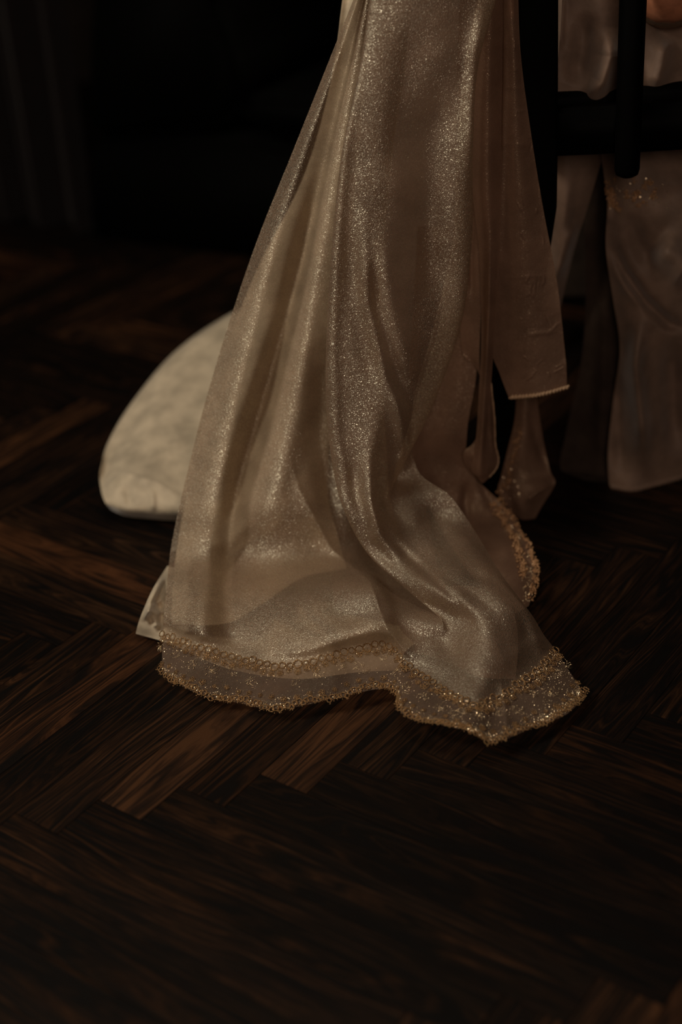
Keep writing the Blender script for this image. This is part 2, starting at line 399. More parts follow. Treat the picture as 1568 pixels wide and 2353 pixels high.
for r in range(14):
    row = []
    for c in range(13):
        x, y = cols[c][r]
        if r < 9: d = baseY[r]+cofs[c]*(min(1, .35+.13*r) if c < 6 else 1)
        else:
            d = baseZ[r]+zofs[c]*(1.3 if r < 12 else .5)
            if c >= 8: d += {9: .014, 10: .010, 11: -.002, 12: -.008, 13: -.001}[r]
            if r == 13: d += {5: .010, 6: .018, 7: .014, 8: .004}.get(c, 0)
        row.append((x, y, d))
    vrows.append(row)
F1 = (-1, 6.4); F2 = (6.6, 99)
vfolds = [
 # left panel
 ([(700,420),(620,620),(560,800),(500,1000),(460,1180),(440,1350)], 44, .008, F1),
 ([(800,200),(712,540),(660,720),(600,930),(545,1120),(520,1260),(520,1400)], 24, -.012, F1),
 ([(735,560),(700,780),(655,1000),(610,1180),(600,1320)], 34, .010, F1),
 ([(760,700),(740,860),(735,1020),(760,1150),(800,1240)], 24, -.012, F1),
 ([(650,1000),(690,1130),(760,1260),(850,1335),(872,1400),(900,1470),(980,1545)], 13, .007, F1, True),
 ([(720,1330),(780,1400),(840,1440)], 30, -.004, F1),
 ([(870,1395),(900,1450),(960,1530)], 26, .006, F1),
 ([(480,1330),(470,1420),(480,1560)], 40, .005, F1),
 ([(590,1420),(640,1500),(650,1600)], 35, -.004, F1),
 ([(700,1480),(760,1540),(770,1600)], 30, .004, F1),
 ([(980,1440),(1060,1520),(1120,1600)], 24, -.005),
 # front panel streaks
 ([(850,20),(815,180),(790,340),(772,560),(762,800),(770,1000),(800,1150),(860,1260)], 18, 0.0063, F2),
 ([(828,380),(832,560),(842,700),(885,860),(915,960),(938,1040)], 21, 0.0090, F2),
 ([(815,430),(818,640),(850,800),(890,930)], 25, -0.0063, F2),
 ([(880,480),(890,640),(915,760),(960,900)], 30, 0.0087, F2),
 ([(860,560),(866,700),(905,840),(945,960)], 15, -0.0054, F2),
 ([(1020,120),(990,320),(980,560),(1010,760)], 50, -0.0174, F2),
 ([(1130,-40),(1100,120),(1088,280),(1082,460)], 26, 0.0145, F2),
 ([(960,40),(930,240),(920,430)], 50, -0.0087, F2),
 ([(900,860),(925,960),(932,1040),(908,1100)], 16, .010, F2),
 ([(1000,1170),(1080,1270),(1150,1370),(1220,1460)], 46, .010, F2),
 ([(850,960),(845,1060),(850,1150),(868,1230),(920,1290),(1000,1345),(1090,1440)], 18, 0.0090, F2),
 ([(820,1020),(815,1120),(850,1240),(930,1320)], 20, -0.0054, F2),
 ([(872,1170),(895,1240),(950,1290),(1040,1370),(1100,1450)], 11, -0.0054, F2),
 ([(930,1130),(960,1210),(1030,1290),(1110,1400)], 34, 0.0116, F2),
 ([(1000,1150),(1060,1240),(1130,1340),(1200,1440)], 40, 0.0072, F2),
 ([(1060,1310),(1130,1330),(1210,1400)], 12, -0.0027, F2),
 ([(1150,1560),(1160,1620),(1170,1690)], 12, 0.0036, F2, True),
]
V = Sheet(raised(vrows), vfolds, [(3, 34, .0016), (5, 90, .0005)], nu=360, nv=500, minz=.010)
LV = (V.nr-2)/(V.nr-1.0)
remember(V)
V.mesh('veil_cloth', M['veil'], veil, 0, LV)
lace = V.mesh('lace_band', M['net'], veil, LV, 1)
lace['label'] = 'net hem band embroidered in gold'

# ------------------------------------------------------------------ gold lace motifs (shared meshes)
def motif_ring(r=.0034, th=.00055, petals=True):
    bm = bmesh.new(); n = 12
    tube(bm, [(r*math.cos(2*math.pi*k/n), r*math.sin(2*math.pi*k/n), th) for k in range(n)], th, 5, closed=True)
    for k in range(n):
        if random.random() < .75:
            a = 2*math.pi*k/n; s = th*random.uniform(.9, 1.5)
            bmesh.ops.create_icosphere(bm, subdivisions=1, radius=s, matrix=Matrix.Translation((r*math.cos(a)*1.05, r*math.sin(a)*1.05, th*1.4)))
    return bm
def motif_flower(n=5, r=.0036):
    bm = bmesh.new()
    for k in range(n):
        a = 2*math.pi*k/n; cx_, cy_ = r*.62*math.cos(a), r*.62*math.sin(a); pr = r*.40
        tube(bm, [(cx_+pr*math.cos(q*math.pi/3)*1.0, cy_+pr*math.sin(q*math.pi/3), .0006) for q in range(6)], .00042, 4, closed=True)
        bmesh.ops.create_icosphere(bm, subdivisions=1, radius=.0006, matrix=Matrix.Translation((r*math.cos(a), r*math.sin(a), .0009)))
    bmesh.ops.create_icosphere(bm, subdivisions=1, radius=.0009, matrix=Matrix.Translation((0, 0, .001)))
    return bm
def motif_burst():
    bm = bmesh.new()
    for k in range(26):
        a = random.uniform(0, 6.28); q = .0065*math.sqrt(random.random())
        bmesh.ops.create_icosphere(bm, subdivisions=1, radius=random.uniform(.00028, .00062), matrix=Matrix.Translation((q*math.cos(a)*1.3, q*math.sin(a)*.8, .0004)))
    for k in range(3):
        a = random.uniform(0, 6.28); tube(bm, [(q*.0018*math.cos(a+q*.25), q*.0016*math.sin(a+q*.25), .0003) for q in range(1, 6)], .0002, 3)
    return bm
def motif_scallop():
    bm = bmesh.new()
    for j in (-1, 0, 1):
        R = .0030 if j == 0 else .0024; ox = j*.0042; oy = .0014*abs(j)
        tube(bm, [(ox+R*math.cos(2*math.pi*k/9), -oy+R*math.sin(2*math.pi*k/9), .0006) for k in range(9)], .00055, 5, closed=True)
        for k in range(9):
            a = 2*math.pi*k/9+.2; bmesh.ops.create_icosphere(bm, subdivisions=1, radius=random.uniform(.0005, .00085), matrix=Matrix.Translation((ox+R*math.cos(a)*1.1, -oy+R*math.sin(a)*1.1, .0009)))
    for k in range(7):
        bmesh.ops.create_icosphere(bm, subdivisions=1, radius=random.uniform(.0005, .0008), matrix=Matrix.Translation((random.uniform(-.006, .006), random.uniform(-.006, -.002), .0008)))
    return bm
def motif_beads(n=9):
    bm = bmesh.new()
    for k in range(n):
        a = random.uniform(0, 6.28); q = .0042*math.sqrt(random.random())
        bmesh.ops.create_icosphere(bm, subdivisions=2, radius=random.uniform(.0009, .0014), matrix=Matrix.Translation((q*math.cos(a), q*math.sin(a), .0009)))
    return bm
def meshof(bm, name, m):
    me = bpy.data.meshes.new(name); bm.to_mesh(me); bm.free(); me.materials.append(m)
    me.polygons.foreach_set('use_smooth', [True]*len(me.polygons)); return me
MR = [meshof(motif_ring(.0031+.0003*i), 'gold_ring', M['gold']) for i in range(3)]
MF = [meshof(motif_flower(5+i % 2, .0036+.0003*i), 'gold_flower', M['gold']) for i in range(3)]
MB_ = [meshof(motif_burst(), 'bead_cluster', M['glit']) for i in range(3)]
M['bead'] = simple('amber_bead', (.46, .25, .115), .22, .9, .35)
MBD = [meshof(motif_beads(7+2*i), 'bead_cluster', M['bead']) for i in range(3)]
MS = [meshof(motif_scallop(), 'gold_scallop', M['gold']) for i in range(3)]
def stamp(S, name, me, parent, u, v, rot=0, sc=1, lift=.0002):
    p, a, b, n = S.frame(u, v); b = np.cross(n, a)
    mt = Matrix(((a[0], b[0], n[0], 0), (a[1], b[1], n[1], 0), (a[2], b[2], n[2], 0), (0, 0, 0, 1))) @ Matrix.Rotation(rot, 4, 'Z') @ Matrix.Scale(sc, 4)
    q = p+n*lift-np.array(root_loc(parent)); mt.translation = Vector(q)
    o = bpy.data.objects.new(name, me); C.objects.link(o); o.parent = parent; o.matrix_local = mt
    return o
def spaced(S, v, step, u0=.0, u1=1.0):
    us = np.linspace(u0, u1, 500); P = S._eval(us*(S.nc-1), np.array([v*(S.nr-1)]))[0]
    d = np.concatenate([[0], np.cumsum(np.linalg.norm(np.diff(P, axis=0), axis=1))]); n = max(2, int(d[-1]/step))
    return np.interp(np.linspace(0, d[-1], n), d, us)
def beads(S, name, parent, n, v0, v1, m, rmin=.0003, rmax=.0007, u0=0, u1=1, bias=None):
    """many loose sequins and seed beads on the net: one countless object"""
    off = np.array(root_loc(parent)); vs_, fs_ = [], []
    for k in range(n):
        u = random.uniform(u0, u1); v = random.uniform(v0, v1) if bias is None else bias(u)
        P = S._eval(np.array([u*(S.nc-1)]), np.array([np.clip(v, 0, 1)*(S.nr-1)]))[0, 0]
        d = CAM-P; d /= np.linalg.norm(d); P = P+d*.0008-off; r = random.uniform(rmin, rmax); i = len(vs_)
        nr = d+RS.normal(size=3)*.55; nr /= np.linalg.norm(nr); t = np.cross(nr, [.3, .5, .8]); t /= np.linalg.norm(t); b = np.cross(nr, t)
        for q in range(5): vs_.append(P+r*(math.cos(q*1.2566)*t+math.sin(q*1.2566)*b))
        vs_.append(P+nr*r*.5)
        fs_ += [(i+q, i+(q+1) % 5, i+5) for q in range(5)]
    me = bpy.data.meshes.new(name); me.from_pydata([tuple(q) for q in vs_], [], fs_)
    o = obj(name, me, m, parent); o['kind'] = 'stuff'; return o

for i, u in enumerate(spaced(V, LV, .0078)):
    stamp(V, 'gold_ring', MR[i % 3], lace, u, LV+random.uniform(-.004, .004), random.uniform(0, 6), random.uniform(.85, 1.15), .0006)
for i, u in enumerate(spaced(V, LV, .0085)):
    stamp(V, 'gold_flower', MF[i % 3], lace, min(1, u+.002), LV+.012+random.uniform(-.003, .004), random.uniform(0, 6), random.uniform(.7, 1.05), .0006)
for i, u in enumerate(spaced(V, 1-.004, .0105)):
    stamp(V, 'gold_scallop', MS[i % 3], lace, u, 1-.004+.003*math.sin(i*1.1), random.uniform(-.4, .4), random.uniform(.8, 1.05), .0006)
for i, u in enumerate(spaced(V, 1-.015, .012)):
    stamp(V, 'gold_flower', MF[i % 3], lace, u, 1-.014+random.uniform(-.003, .003), random.uniform(0, 6), random.uniform(.55, .85), .0006)
for i, u in enumerate(spaced(V, 1-.03, .021)):
    stamp(V, 'bead_cluster', MB_[i % 3], lace, u, 1-.036+random.uniform(-.008, .008), random.uniform(0, 6), random.uniform(.7, 1.1), .0004)
beads(V, 'loose_sequins', lace, 2200, LV+.008, .992, M['glit'], .00018, .00042)
beads(V, 'edge_beads', lace, 2600, .98, 1.0, M['glit'], .00025, .0006, bias=lambda u: 1-.002-abs(random.gauss(0, .006)))
beads(V, 'border_beads', lace, 1800, .98, 1.0, M['glit'], .00025, .0006, bias=lambda u: LV+.006+random.gauss(0, .006))

# ---- rear fold of the veil, its hem of beads turned to the right
R_ = Sheet([
 [(960,520,1.46),(1010,520,1.46),(1060,520,1.455),(1098,520,1.45)],
 [(950,720,1.44),(1000,725,1.44),(1052,730,1.435),(1100,735,1.43)],
 [(940,860,1.42),(988,865,1.42),(1045,865,1.42),(1094,868,1.42)],
 [(940,980,1.41),(980,980,1.415),(1032,985,1.41),(1074,990,1.41)],
 [(945,1080,1.40),(995,1080,1.41),(1045,1080,1.41),(1082,1082,1.41)],
 [(1000,1190,1.38),(1060,1185,1.39),(1120,1178,1.39),(1168,1172,1.39)],
 [(1060,1290,.03),(1115,1280,.034),(1172,1265,.034),(1222,1262,.03)],
 [(1110,1350,.018),(1150,1342,.022),(1195,1335,.022),(1234,1322,.018)],
 [(1160,1420,.010),(1180,1412,.012),(1200,1402,.012),(1216,1392,.010)]],
 [([(1075,1100),(1070,1160),(1078,1240)], 10, -.006), ([(1120,1130),(1150,1220),(1180,1300)], 26, .006), ([(1100,1080),(1125,1150),(1160,1210)], 12, -.004), ([(1010,600),(1015,800),(1000,1000)], 30, -.008)],
 [(11, 60, .0012)], nu=70, nv=150, minz=.008)
rear = R_.mesh('rear_fold', M['sash'], veil); rear['label'] = 'browner fold at the back with beaded edge'
def bias_line(u0):
    return lambda u: random.uniform(.60, .97)
random.seed(21)
for i in range(26):
    v = .60+.37*i/25; stamp(R_, 'bead_cluster', MBD[i % 3], rear, .975, v, random.uniform(0, 6), random.uniform(.8, 1.1), .0008)
for i in range(26):
    v = .60+.26*i/25; stamp(R_, 'bead_cluster', MBD[i % 3], rear, .84-.10*(i/25)+random.uniform(-.03, .03), v, random.uniform(0, 6), random.uniform(.8, 1.2), .0008)
for i in range(7): stamp(R_, 'bead_cluster', MB_[i % 3], rear, random.uniform(.82, .95), .70+.035*i, 0, .8, .0006)
beads(R_, 'seed_beads', rear, 260, .62, .98, M['glit'], .0004, .0008, .70, 1.0)

L4 = Sheet([
 [(1188,895,1.47),(1208,895,1.465),(1232,895,1.47)],
 [(1183,965,1.465),(1210,970,1.455),(1243,975,1.465)],
 [(1168,1030,1.46),(1206,1035,1.45),(1255,1040,1.46)],
 [(1152,1095,1.455),(1200,1090,1.445),(1266,1085,1.45)],
 [(1145,1130,1.45),(1205,1125,1.435),(1276,1112,1.44)],
 [(1165,1165,1.445),(1202,1165,1.43),(1245,1165,1.435)],
 [(1192,1208,1.44),(1203,1214,1.435),(1214,1222,1.435)]],
 [([(1215,930),(1230,1010),(1262,1090)], 10, -.004), ([(1200,1160),(1235,1130),(1274,1112)], 9, .006, (-1, 9), True), ([(1160,1120),(1190,1190)], 12, -.004)],
 [(12, 90, .0012)], nu=50, nv=90)
corner = L4.mesh('turned_hem_corner', M['sash'], veil); corner['label'] = 'hem corner with sequins along its left edge'
random.seed(5)
for i in range(18):
    v = .22+.52*i/17; stamp(L4, 'bead_cluster', MBD[i % 3], corner, .30-.25*(i/17)+random.uniform(-.08, .08), v, random.uniform(0, 6), random.uniform(.6, .95), .0008)

beads(L4, 'seed_beads', corner, 90, .2, .75, M['glit'], .0005, .0010, .02, .42)
# ---- shadowed inner layer seen right of the front fold
I_ = Sheet(raised([
 [(1060,-60,1.46),(1110,-60,1.455),(1168,-60,1.45)],
 [(1050,200,1.45),(1105,200,1.445),(1156,200,1.44)],
 [(1050,420,1.44),(1100,420,1.435),(1152,420,1.425)],
 [(1052,600,1.43),(1085,600,1.425),(1120,600,1.42)],
 [(1055,720,1.425),(1080,722,1.42),(1106,725,1.415)],
 [(1062,800,1.42),(1086,810,1.415),(1102,830,1.41)],
 [(1070,826,1.415),(1090,838,1.415),(1106,868,1.41)]]),
 [([(1090,480),(1083,600),(1086,700)], 7, -.004)], [(15, 50, .001)], nu=40, nv=90)
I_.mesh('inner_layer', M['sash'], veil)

# ------------------------------------------------------------------ the satin gown; its brown sash has two tails with rolled hems
gown = thing('satin_gown', 'satin gown worn by the seated person, cream train spread over the floor', 'dress', (.3, 1.6, 0))
random.seed(33); crk = []
for i in range(46):
    cy_ = random.choice([random.uniform(60, 190), random.uniform(540, 880), random.uniform(600, 860), random.uniform(250, 560)])
    t_ = (cy_+60)/975; lx, rx_ = 1158+10*t_, 1192+112*t_; cx_ = random.uniform(lx+4, rx_-8); a = random.choice([random.uniform(1.2, 1.9), random.uniform(-.3, .5)]); L_ = random.uniform(6, 16)
    pz = [(cx_, cy_)]
    for q in range(random.choice([2, 3, 4])):
        aa = a+random.uniform(-.9, .9); pz.append((pz[-1][0]+L_*math.cos(aa), pz[-1][1]+L_*math.sin(aa)))
    crk.append((pz, 1.8, random.uniform(.0003, .0007)*random.choice([1, 1, -1])))
T = Sheet(raised([
 [(1150,-60,1.43),(1170,-60,1.42),(1190,-60,1.425)],
 [(1153,120,1.43),(1178,120,1.415),(1197,120,1.42)],
 [(1150,300,1.425),(1184,300,1.41),(1220,300,1.415)],
 [(1148,480,1.42),(1195,480,1.405),(1249,480,1.41)],
 [(1140,650,1.415),(1208,650,1.40),(1281,650,1.405)],
 [(1128,790,1.41),(1215,800,1.395),(1298,800,1.40)],
 [(1150,862,1.405),(1224,858,1.393),(1302,842,1.397)],
 [(1170,914,1.40),(1238,907,1.39),(1303,889,1.395)]]),
 [([(1160,-40),(1160,200),(1152,420),(1142,700)], 8, .004), ([(1200,60),(1215,300),(1240,560),(1262,800)], 40, -.002), ([(1205,772),(1240,766),(1285,762)], 5, .0008), ([(1150,200),(1215,205)], 3, .0003), ([(1150,330),(1225,334)], 3, .0003), ([(1140,640),(1275,632)], 3, .0003)]+crk,
 [(21, 45, .0006), (22, 240, .0002)], nu=110, nv=540)
wt = T.mesh('sash_tail', M['sash'], gown); wt['label'] = 'wide crinkled brown organza tail with rolled hem'
M['hem'] = simple('rolled_hem_thread', (.46, .30, .18), .5, .4, nscale=500, nstr=.6)
bm = bmesh.new(); e = T.P[-1]-np.array(gown.location); e2 = T.P[-11]-np.array(gown.location); n = 17
for k in range(n):                            # puckers of the stitched hem
    i = int((k+.5)/n*(len(e)-1)); a, b = Vector(e[i]), Vector(e2[i]); s = Vector((.0012, -.0012, -.001))
    tube(bm, [b+s*1.5+Vector((.003, 0, 0)), (a+b)/2+s*1.6, a+s*1.2], [.0009, .0021, .0016], 7)
tube(bm, [Vector(q)+Vector((0, -.001, 0)) for q in e[::2]], .0013, 7)
obj('rolled_hem', bm, M['hem'], wt, True)
T2 = Sheet(raised([
 [(1092,-60,1.435),(1128,-60,1.42),(1166,-60,1.43)],
 [(1085,200,1.43),(1120,200,1.415),(1155,200,1.425)],
 [(1085,420,1.42),(1118,420,1.405),(1153,420,1.415)],
 [(1100,560,1.415),(1124,560,1.40),(1150,560,1.405)],
 [(1106,680,1.41),(1124,680,1.395),(1143,680,1.40)],
 [(1106,800,1.405),(1120,800,1.39),(1135,800,1.395)],
 [(1101,900,1.40),(1115,900,1.388),(1128,900,1.392)],
 [(1095,1000,1.395),(1108,1000,1.385),(1120,1000,1.39)],
 [(1084,1076,1.39),(1102,1082,1.382),(1120,1078,1.386)],
 [(1094,1096,1.39),(1106,1104,1.385),(1124,1098,1.388)]]),
 [([(1126,500),(1124,700),(1112,900),(1106,1060)], 5, .002), ([(1112,700),(1106,900)], 5, -.003)], [(31, 80, .0006)], nu=36, nv=200)
nt_ = T2.mesh('sash_tail', M['sash'], gown); nt_['label'] = 'narrow twisted brown organza tail'
FL = Sheet([
 [(1118,880,1.40),(1123,880,1.398),(1129,880,1.40)],
 [(1112,960,1.40),(1122,960,1.396),(1137,960,1.40)],
 [(1090,1015,1.40),(1115,1020,1.392),(1139,1020,1.40)],
 [(1066,1040,1.40),(1105,1052,1.388),(1146,1052,1.40)],
 [(1072,1072,1.40),(1108,1080,1.386),(1142,1075,1.395)],
 [(1100,1104,1.395),(1110,1110,1.39),(1124,1098,1.39)]],
 [([(1124,900),(1128,980),(1135,1060)], 4, .003), ([(1080,1050),(1110,1100)], 5, -.003)], [(32, 160, .0008)], nu=36, nv=70)
FL.mesh('flared_end', M['sash'], nt_)
hem_roll(FL, 'rolled_hem', nt_, M['hem'], 'right', .0009)

# ------------------------------------------------------------------ the satin gown
o_ = [(231,1078,1.56),(248,1018,1.62),(300,932,1.68),(398,818,1.74),(522,733,1.78),(700,650,1.80)]
b_ = [(x+14, y+30, .003) for x, y, _ in o_]
TR = Sheet([b_, [(x+6, y+9, (at(x+14, y+30, .003)[1]*.5+d*.5)) for x, y, d in o_], o_,
 [(229,1100,1.545),(252,1058,1.585),(310,1000,1.615),(412,930,1.64),(540,880,1.66),(720,830,1.66)],
 [(232,1122,1.53),(262,1088,1.545),(322,1060,1.55),(420,1050,1.55),(545,1040,1.55),(740,1020,1.55)],
 [(236,1140,1.515),(268,1108,1.515),(330,1105,1.505),(420,1140,1.48),(560,1172,1.46),(760,1180,1.45)],
 [(244,1158,1.505),(280,1165,1.485),(338,1168,1.475),(418,1176,1.465),(560,1190,1.45),(760,1196,1.44)],
 [(256,1172,.008),(290,1186,.006),(342,1192,.005),(416,1197,.005),(560,1203,.004),(760,1204,.004)]],
 [([(250,1080),(300,1090),(360,1110),(430,1150)], 9, .007, (-1, 99), True), ([(300,1000),(340,960),(400,930)], 18, .005), ([(330,1060),(380,1040),(430,1010)], 15, .004), ([(290,1110),(300,1170)], 10, -.004),
  ([(350,1120),(352,1180)], 7, .004), ([(245,1040),(275,960),(340,870),(430,790),(520,740)], 14, .003)],
 [(41, 55, .0035), (42, 130, .0012)], nu=150, nv=150)
tr = TR.mesh('train_end', M['satin'], gown)
TB = Sheet(raised([
 [(800,-70,1.53),(812,-70,1.53),(828,-70,1.52),(845,-70,1.52),(862,-70,1.53)],
 [(762,180,1.52),(782,180,1.52),(800,180,1.51),(820,180,1.51),(840,180,1.51)],
 [(700,400,1.51),(730,400,1.50),(760,400,1.50),(790,400,1.495),(820,400,1.495)],
 [(600,600,1.50),(668,600,1.49),(712,600,1.48),(756,600,1.48),(800,600,1.48)],
 [(546,730,1.49),(620,730,1.48),(672,730,1.47),(725,730,1.47),(778,730,1.47)],
 [(492,880,1.47),(580,880,1.45),(640,880,1.45),(705,880,1.45),(765,880,1.455)],
 [(452,1030,1.44),(545,1030,1.43),(615,1030,1.425),(690,1030,1.425),(755,1030,1.43)],
 [(424,1160,1.41),(520,1160,1.40),(595,1155,1.395),(680,1150,1.395),(755,1150,1.40)],
 [(404,1280,.050),(505,1265,.052),(590,1250,.055),(690,1230,.058),(775,1225,.058)],
 [(395,1380,.036),(505,1368,.042),(590,1340,.046),(690,1290,.050),(788,1275,.050)],
 [(396,1432,.030),(520,1427,.037),(600,1385,.042),(695,1325,.046),(797,1305,.046)],
 [(398,1436,.026),(523,1431,.032),(603,1389,.037),(698,1329,.040),(799,1309,.040)]]),
 [([(720,640),(690,860),(650,1060),(640,1250)], 46, .014), ([(640,640),(575,860),(520,1020),(490,1200)], 36, .012), ([(790,200),(745,350),(700,550),(655,740),(600,930),(560,1050),(530,1200),(520,1330),(520,1420)], 22, -.022), ([(620,1100),(620,1250),(640,1340)], 30, -.006),
  ([(700,1040),(720,1180),(760,1260)], 26, .010), ([(520,1180),(520,1300),(535,1400)], 26, .006)],
 [(51, 40, .003), (52, 110, .0012)], nu=110, nv=190, behind=True)
tb = TB.mesh('skirt_back', M['satin'], gown)
TE = Sheet(raised([
 [(830,-70,1.54),(900,-70,1.54),(980,-70,1.54),(1070,-70,1.54)],
 [(800,200,1.53),(880,200,1.53),(960,200,1.53),(1060,200,1.53)],
 [(770,450,1.51),(850,450,1.51),(950,450,1.51),(1050,450,1.51)],
 [(740,700,1.50),(830,700,1.49),(930,700,1.49),(1040,700,1.49)],
 [(720,900,1.48),(820,900,1.47),(920,900,1.47),(1020,900,1.47)],
 [(715,1080,1.46),(810,1080,1.44),(900,1080,1.44),(985,1080,1.45)],
 [(720,1190,1.42),(810,1190,1.41),(900,1190,1.41),(985,1190,1.42)],
 [(740,1280,.045),(820,1290,.045),(910,1300,.045),(1010,1310,.04)],
 [(760,1330,.030),(840,1350,.030),(930,1370,.030),(1040,1380,.026)],
 [(770,1400,.014),(850,1420,.014),(940,1450,.014),(1060,1460,.012)]]),
 [([(860,1150),(850,1260),(880,1340)], 30, .008), ([(930,1200),(960,1300)], 24, -.006)],
 [(53, 40, .003)], nu=80, nv=150, behind=True)
TE.mesh('skirt_shaded_side', M['gown'], gown)  # same satin in shade, the shade put into this darker colour
TC = Sheet([
 [(385,1300,.030),(460,1320,.016),(560,1330,.010),(700,1270,.010),(850,1290,.016),(980,1360,.016)],
 [(352,1352,.036),(440,1380,.016),(560,1400,.010),(700,1340,.010),(840,1370,.012),(970,1420,.016)],
 [(330,1400,.034),(420,1430,.014),(560,1450,.010),(700,1430,.010),(830,1440,.014),(960,1470,.014)],
 [(318,1432,.022),(405,1460,.012),(540,1500,.010),(690,1510,.010),(820,1500,.012),(930,1500,.012)],
 [(312,1456,.008),(392,1480,.006),(520,1535,.006),(680,1560,.006),(820,1545,.006),(920,1540,.006)]],
 [([(580,1400),(680,1445),(790,1500)], 15, .016), ([(560,1440),(600,1500),(650,1530)], 22, -.012), ([(655,1340),(705,1420),(790,1480)], 12, .014), ([(620,1380),(700,1450)], 14, -.012), ([(740,1330),(770,1400),(850,1460)], 18, -.010),
  ([(375,1325),(345,1385),(335,1430)], 8, .014), ([(360,1360),(372,1420),(368,1460)], 7, -.010), ([(330,1400),(360,1410),(382,1400)], 6, .007), ([(350,1435),(375,1440)], 5, .006), ([(385,1330),(362,1372),(352,1400)], 5, -.008), ([(340,1410),(352,1440)], 5, -.006), ([(380,1370),(350,1392),(325,1430)], 5, .007)],
 [(61, 110, .0018), (62, 300, .0006)], nu=170, nv=110, minz=.004, behind=True)
TC.mesh('train_underside', M['satin'], gown)
TD = Sheet([
 [(900,1380,.020),(1000,1350,.030),(1100,1350,.034),(1180,1400,.024)],
 [(915,1430,.018),(1000,1420,.034),(1090,1420,.036),(1190,1450,.022)],
 [(935,1475,.010),(1005,1480,.022),(1085,1500,.026),(1190,1505,.018)],
 [(950,1500,.005),(1015,1515,.006),(1100,1555,.008),(1185,1560,.006)]],
 [([(1080,1450),(1140,1480),(1170,1540)], 12, .008, (-1, 9), True), ([(1060,1470),(1070,1540)], 12, -.006), ([(970,1440),(1030,1450)], 24, .008)],
 [(71, 90, .0015)], nu=90, nv=70, minz=.004, behind=True)
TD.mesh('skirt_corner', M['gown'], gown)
# cloth seen through the chair back
GS = Sheet([
 [(1293,-70,1.50),(1330,-70,1.50),(1380,-70,1.49),(1430,-70,1.50),(1490,-70,1.51),(1570,-70,1.53),(1660,-70,1.53)],
 [(1292,10,1.50),(1332,20,1.49),(1380,20,1.48),(1430,20,1.49),(1490,20,1.50),(1570,20,1.52),(1660,20,1.52)],
 [(1288,80,1.49),(1332,90,1.48),(1382,90,1.475),(1430,90,1.485),(1490,90,1.49),(1570,100,1.50),(1660,100,1.50)],
 [(1282,150,1.485),(1330,160,1.48),(1385,150,1.475),(1430,140,1.48),(1488,160,1.485),(1570,180,1.49),(1660,180,1.49)],
 [(1279,220,1.48),(1330,215,1.478),(1385,195,1.475),(1430,185,1.48),(1487,225,1.482),(1570,240,1.485),(1660,240,1.485)],
 [(1278,273,1.475),(1332,262,1.475),(1390,226,1.475),(1432,210,1.48),(1486,278,1.48),(1570,284,1.48),(1660,284,1.48)]],
 [([(1400,60),(1405,130),(1385,190),(1345,240)], 20, .020), ([(1345,20),(1340,120),(1320,200)], 26, -.016), ([(1296,-20),(1291,60),(1288,120)], 7, .006), ([(1530,80),(1520,150),(1500,220)], 24, .018), ([(1500,30),(1530,80)], 14, -.006)],
 [(81, 60, .002), (82, 160, .0006)], nu=130, nv=110)
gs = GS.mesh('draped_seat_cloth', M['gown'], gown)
# skirt hanging below the seat
G1 = Sheet([
 [(1262,345,1.56),(1300,345,1.55),(1345,345,1.55),(1390,345,1.55)],
 [(1262,470,1.56),(1298,470,1.54),(1325,475,1.55),(1350,480,1.56)],
 [(1255,560,1.56),(1285,560,1.54),(1305,565,1.55),(1322,570,1.56)],
 [(1250,680,1.56),(1265,690,1.55),(1275,700,1.55),(1285,720,1.56)]],
 [([(1325,500),(1300,580),(1275,660)], 14, .014)], [(91, 80, .0015)], nu=60, nv=80)
G1.mesh('side_fold', M['gown'], gown)
G2 = Sheet([
 [(1380,345,1.54),(1430,345,1.53),(1500,345,1.53),(1580,345,1.53),(1680,345,1.53)],
 [(1392,430,1.53),(1435,432,1.51),(1500,430,1.50),(1580,428,1.50),(1680,428,1.50)],
 [(1396,480,1.52),(1440,485,1.50),(1500,482,1.49),(1580,480,1.495),(1680,480,1.50)],
 [(1393,570,1.52),(1440,570,1.50),(1505,570,1.49),(1580,570,1.49),(1680,570,1.50)],
 [(1408,680,1.52),(1450,690,1.50),(1510,700,1.49),(1580,700,1.49),(1680,700,1.50)],
 [(1425,800,1.52),(1460,800,1.50),(1515,800,1.495),(1580,800,1.50),(1680,800,1.50)],
 [(1410,920,1.52),(1455,920,1.50),(1510,920,1.50),(1580,920,1.505),(1680,920,1.51)],
 [(1398,1040,1.51),(1450,1040,1.50),(1510,1040,1.50),(1580,1040,1.51),(1680,1040,1.51)],
 [(1402,1128,1.50),(1450,1128,1.49),(1510,1118,1.50),(1580,1075,1.51),(1680,1075,1.51)],
 [(1405,1146,1.50),(1455,1142,1.49),(1512,1134,1.50),(1580,1090,1.51),(1680,1090,1.51)]],
 [([(1400,540),(1430,620),(1480,690),(1540,745),(1600,760)], 14, -.016), ([(1400,570),(1440,660),(1490,720)], 12, .008), ([(1500,560),(1560,600),(1600,640)], 40, .028), ([(1440,480),(1470,560),(1520,640)], 22, -.012),
  ([(1480,700),(1460,840),(1475,960),(1480,1110)], 20, .026), ([(1540,760),(1545,900),(1550,1060)], 26, -.024), ([(1425,860),(1425,980),(1430,1120)], 18, -.012), ([(1400,430),(1395,520)], 10, .006)],
 [(95, 60, .003), (96, 150, .0012)], nu=150, nv=220)
g2 = G2.mesh('skirt_side', M['gown'], gown)
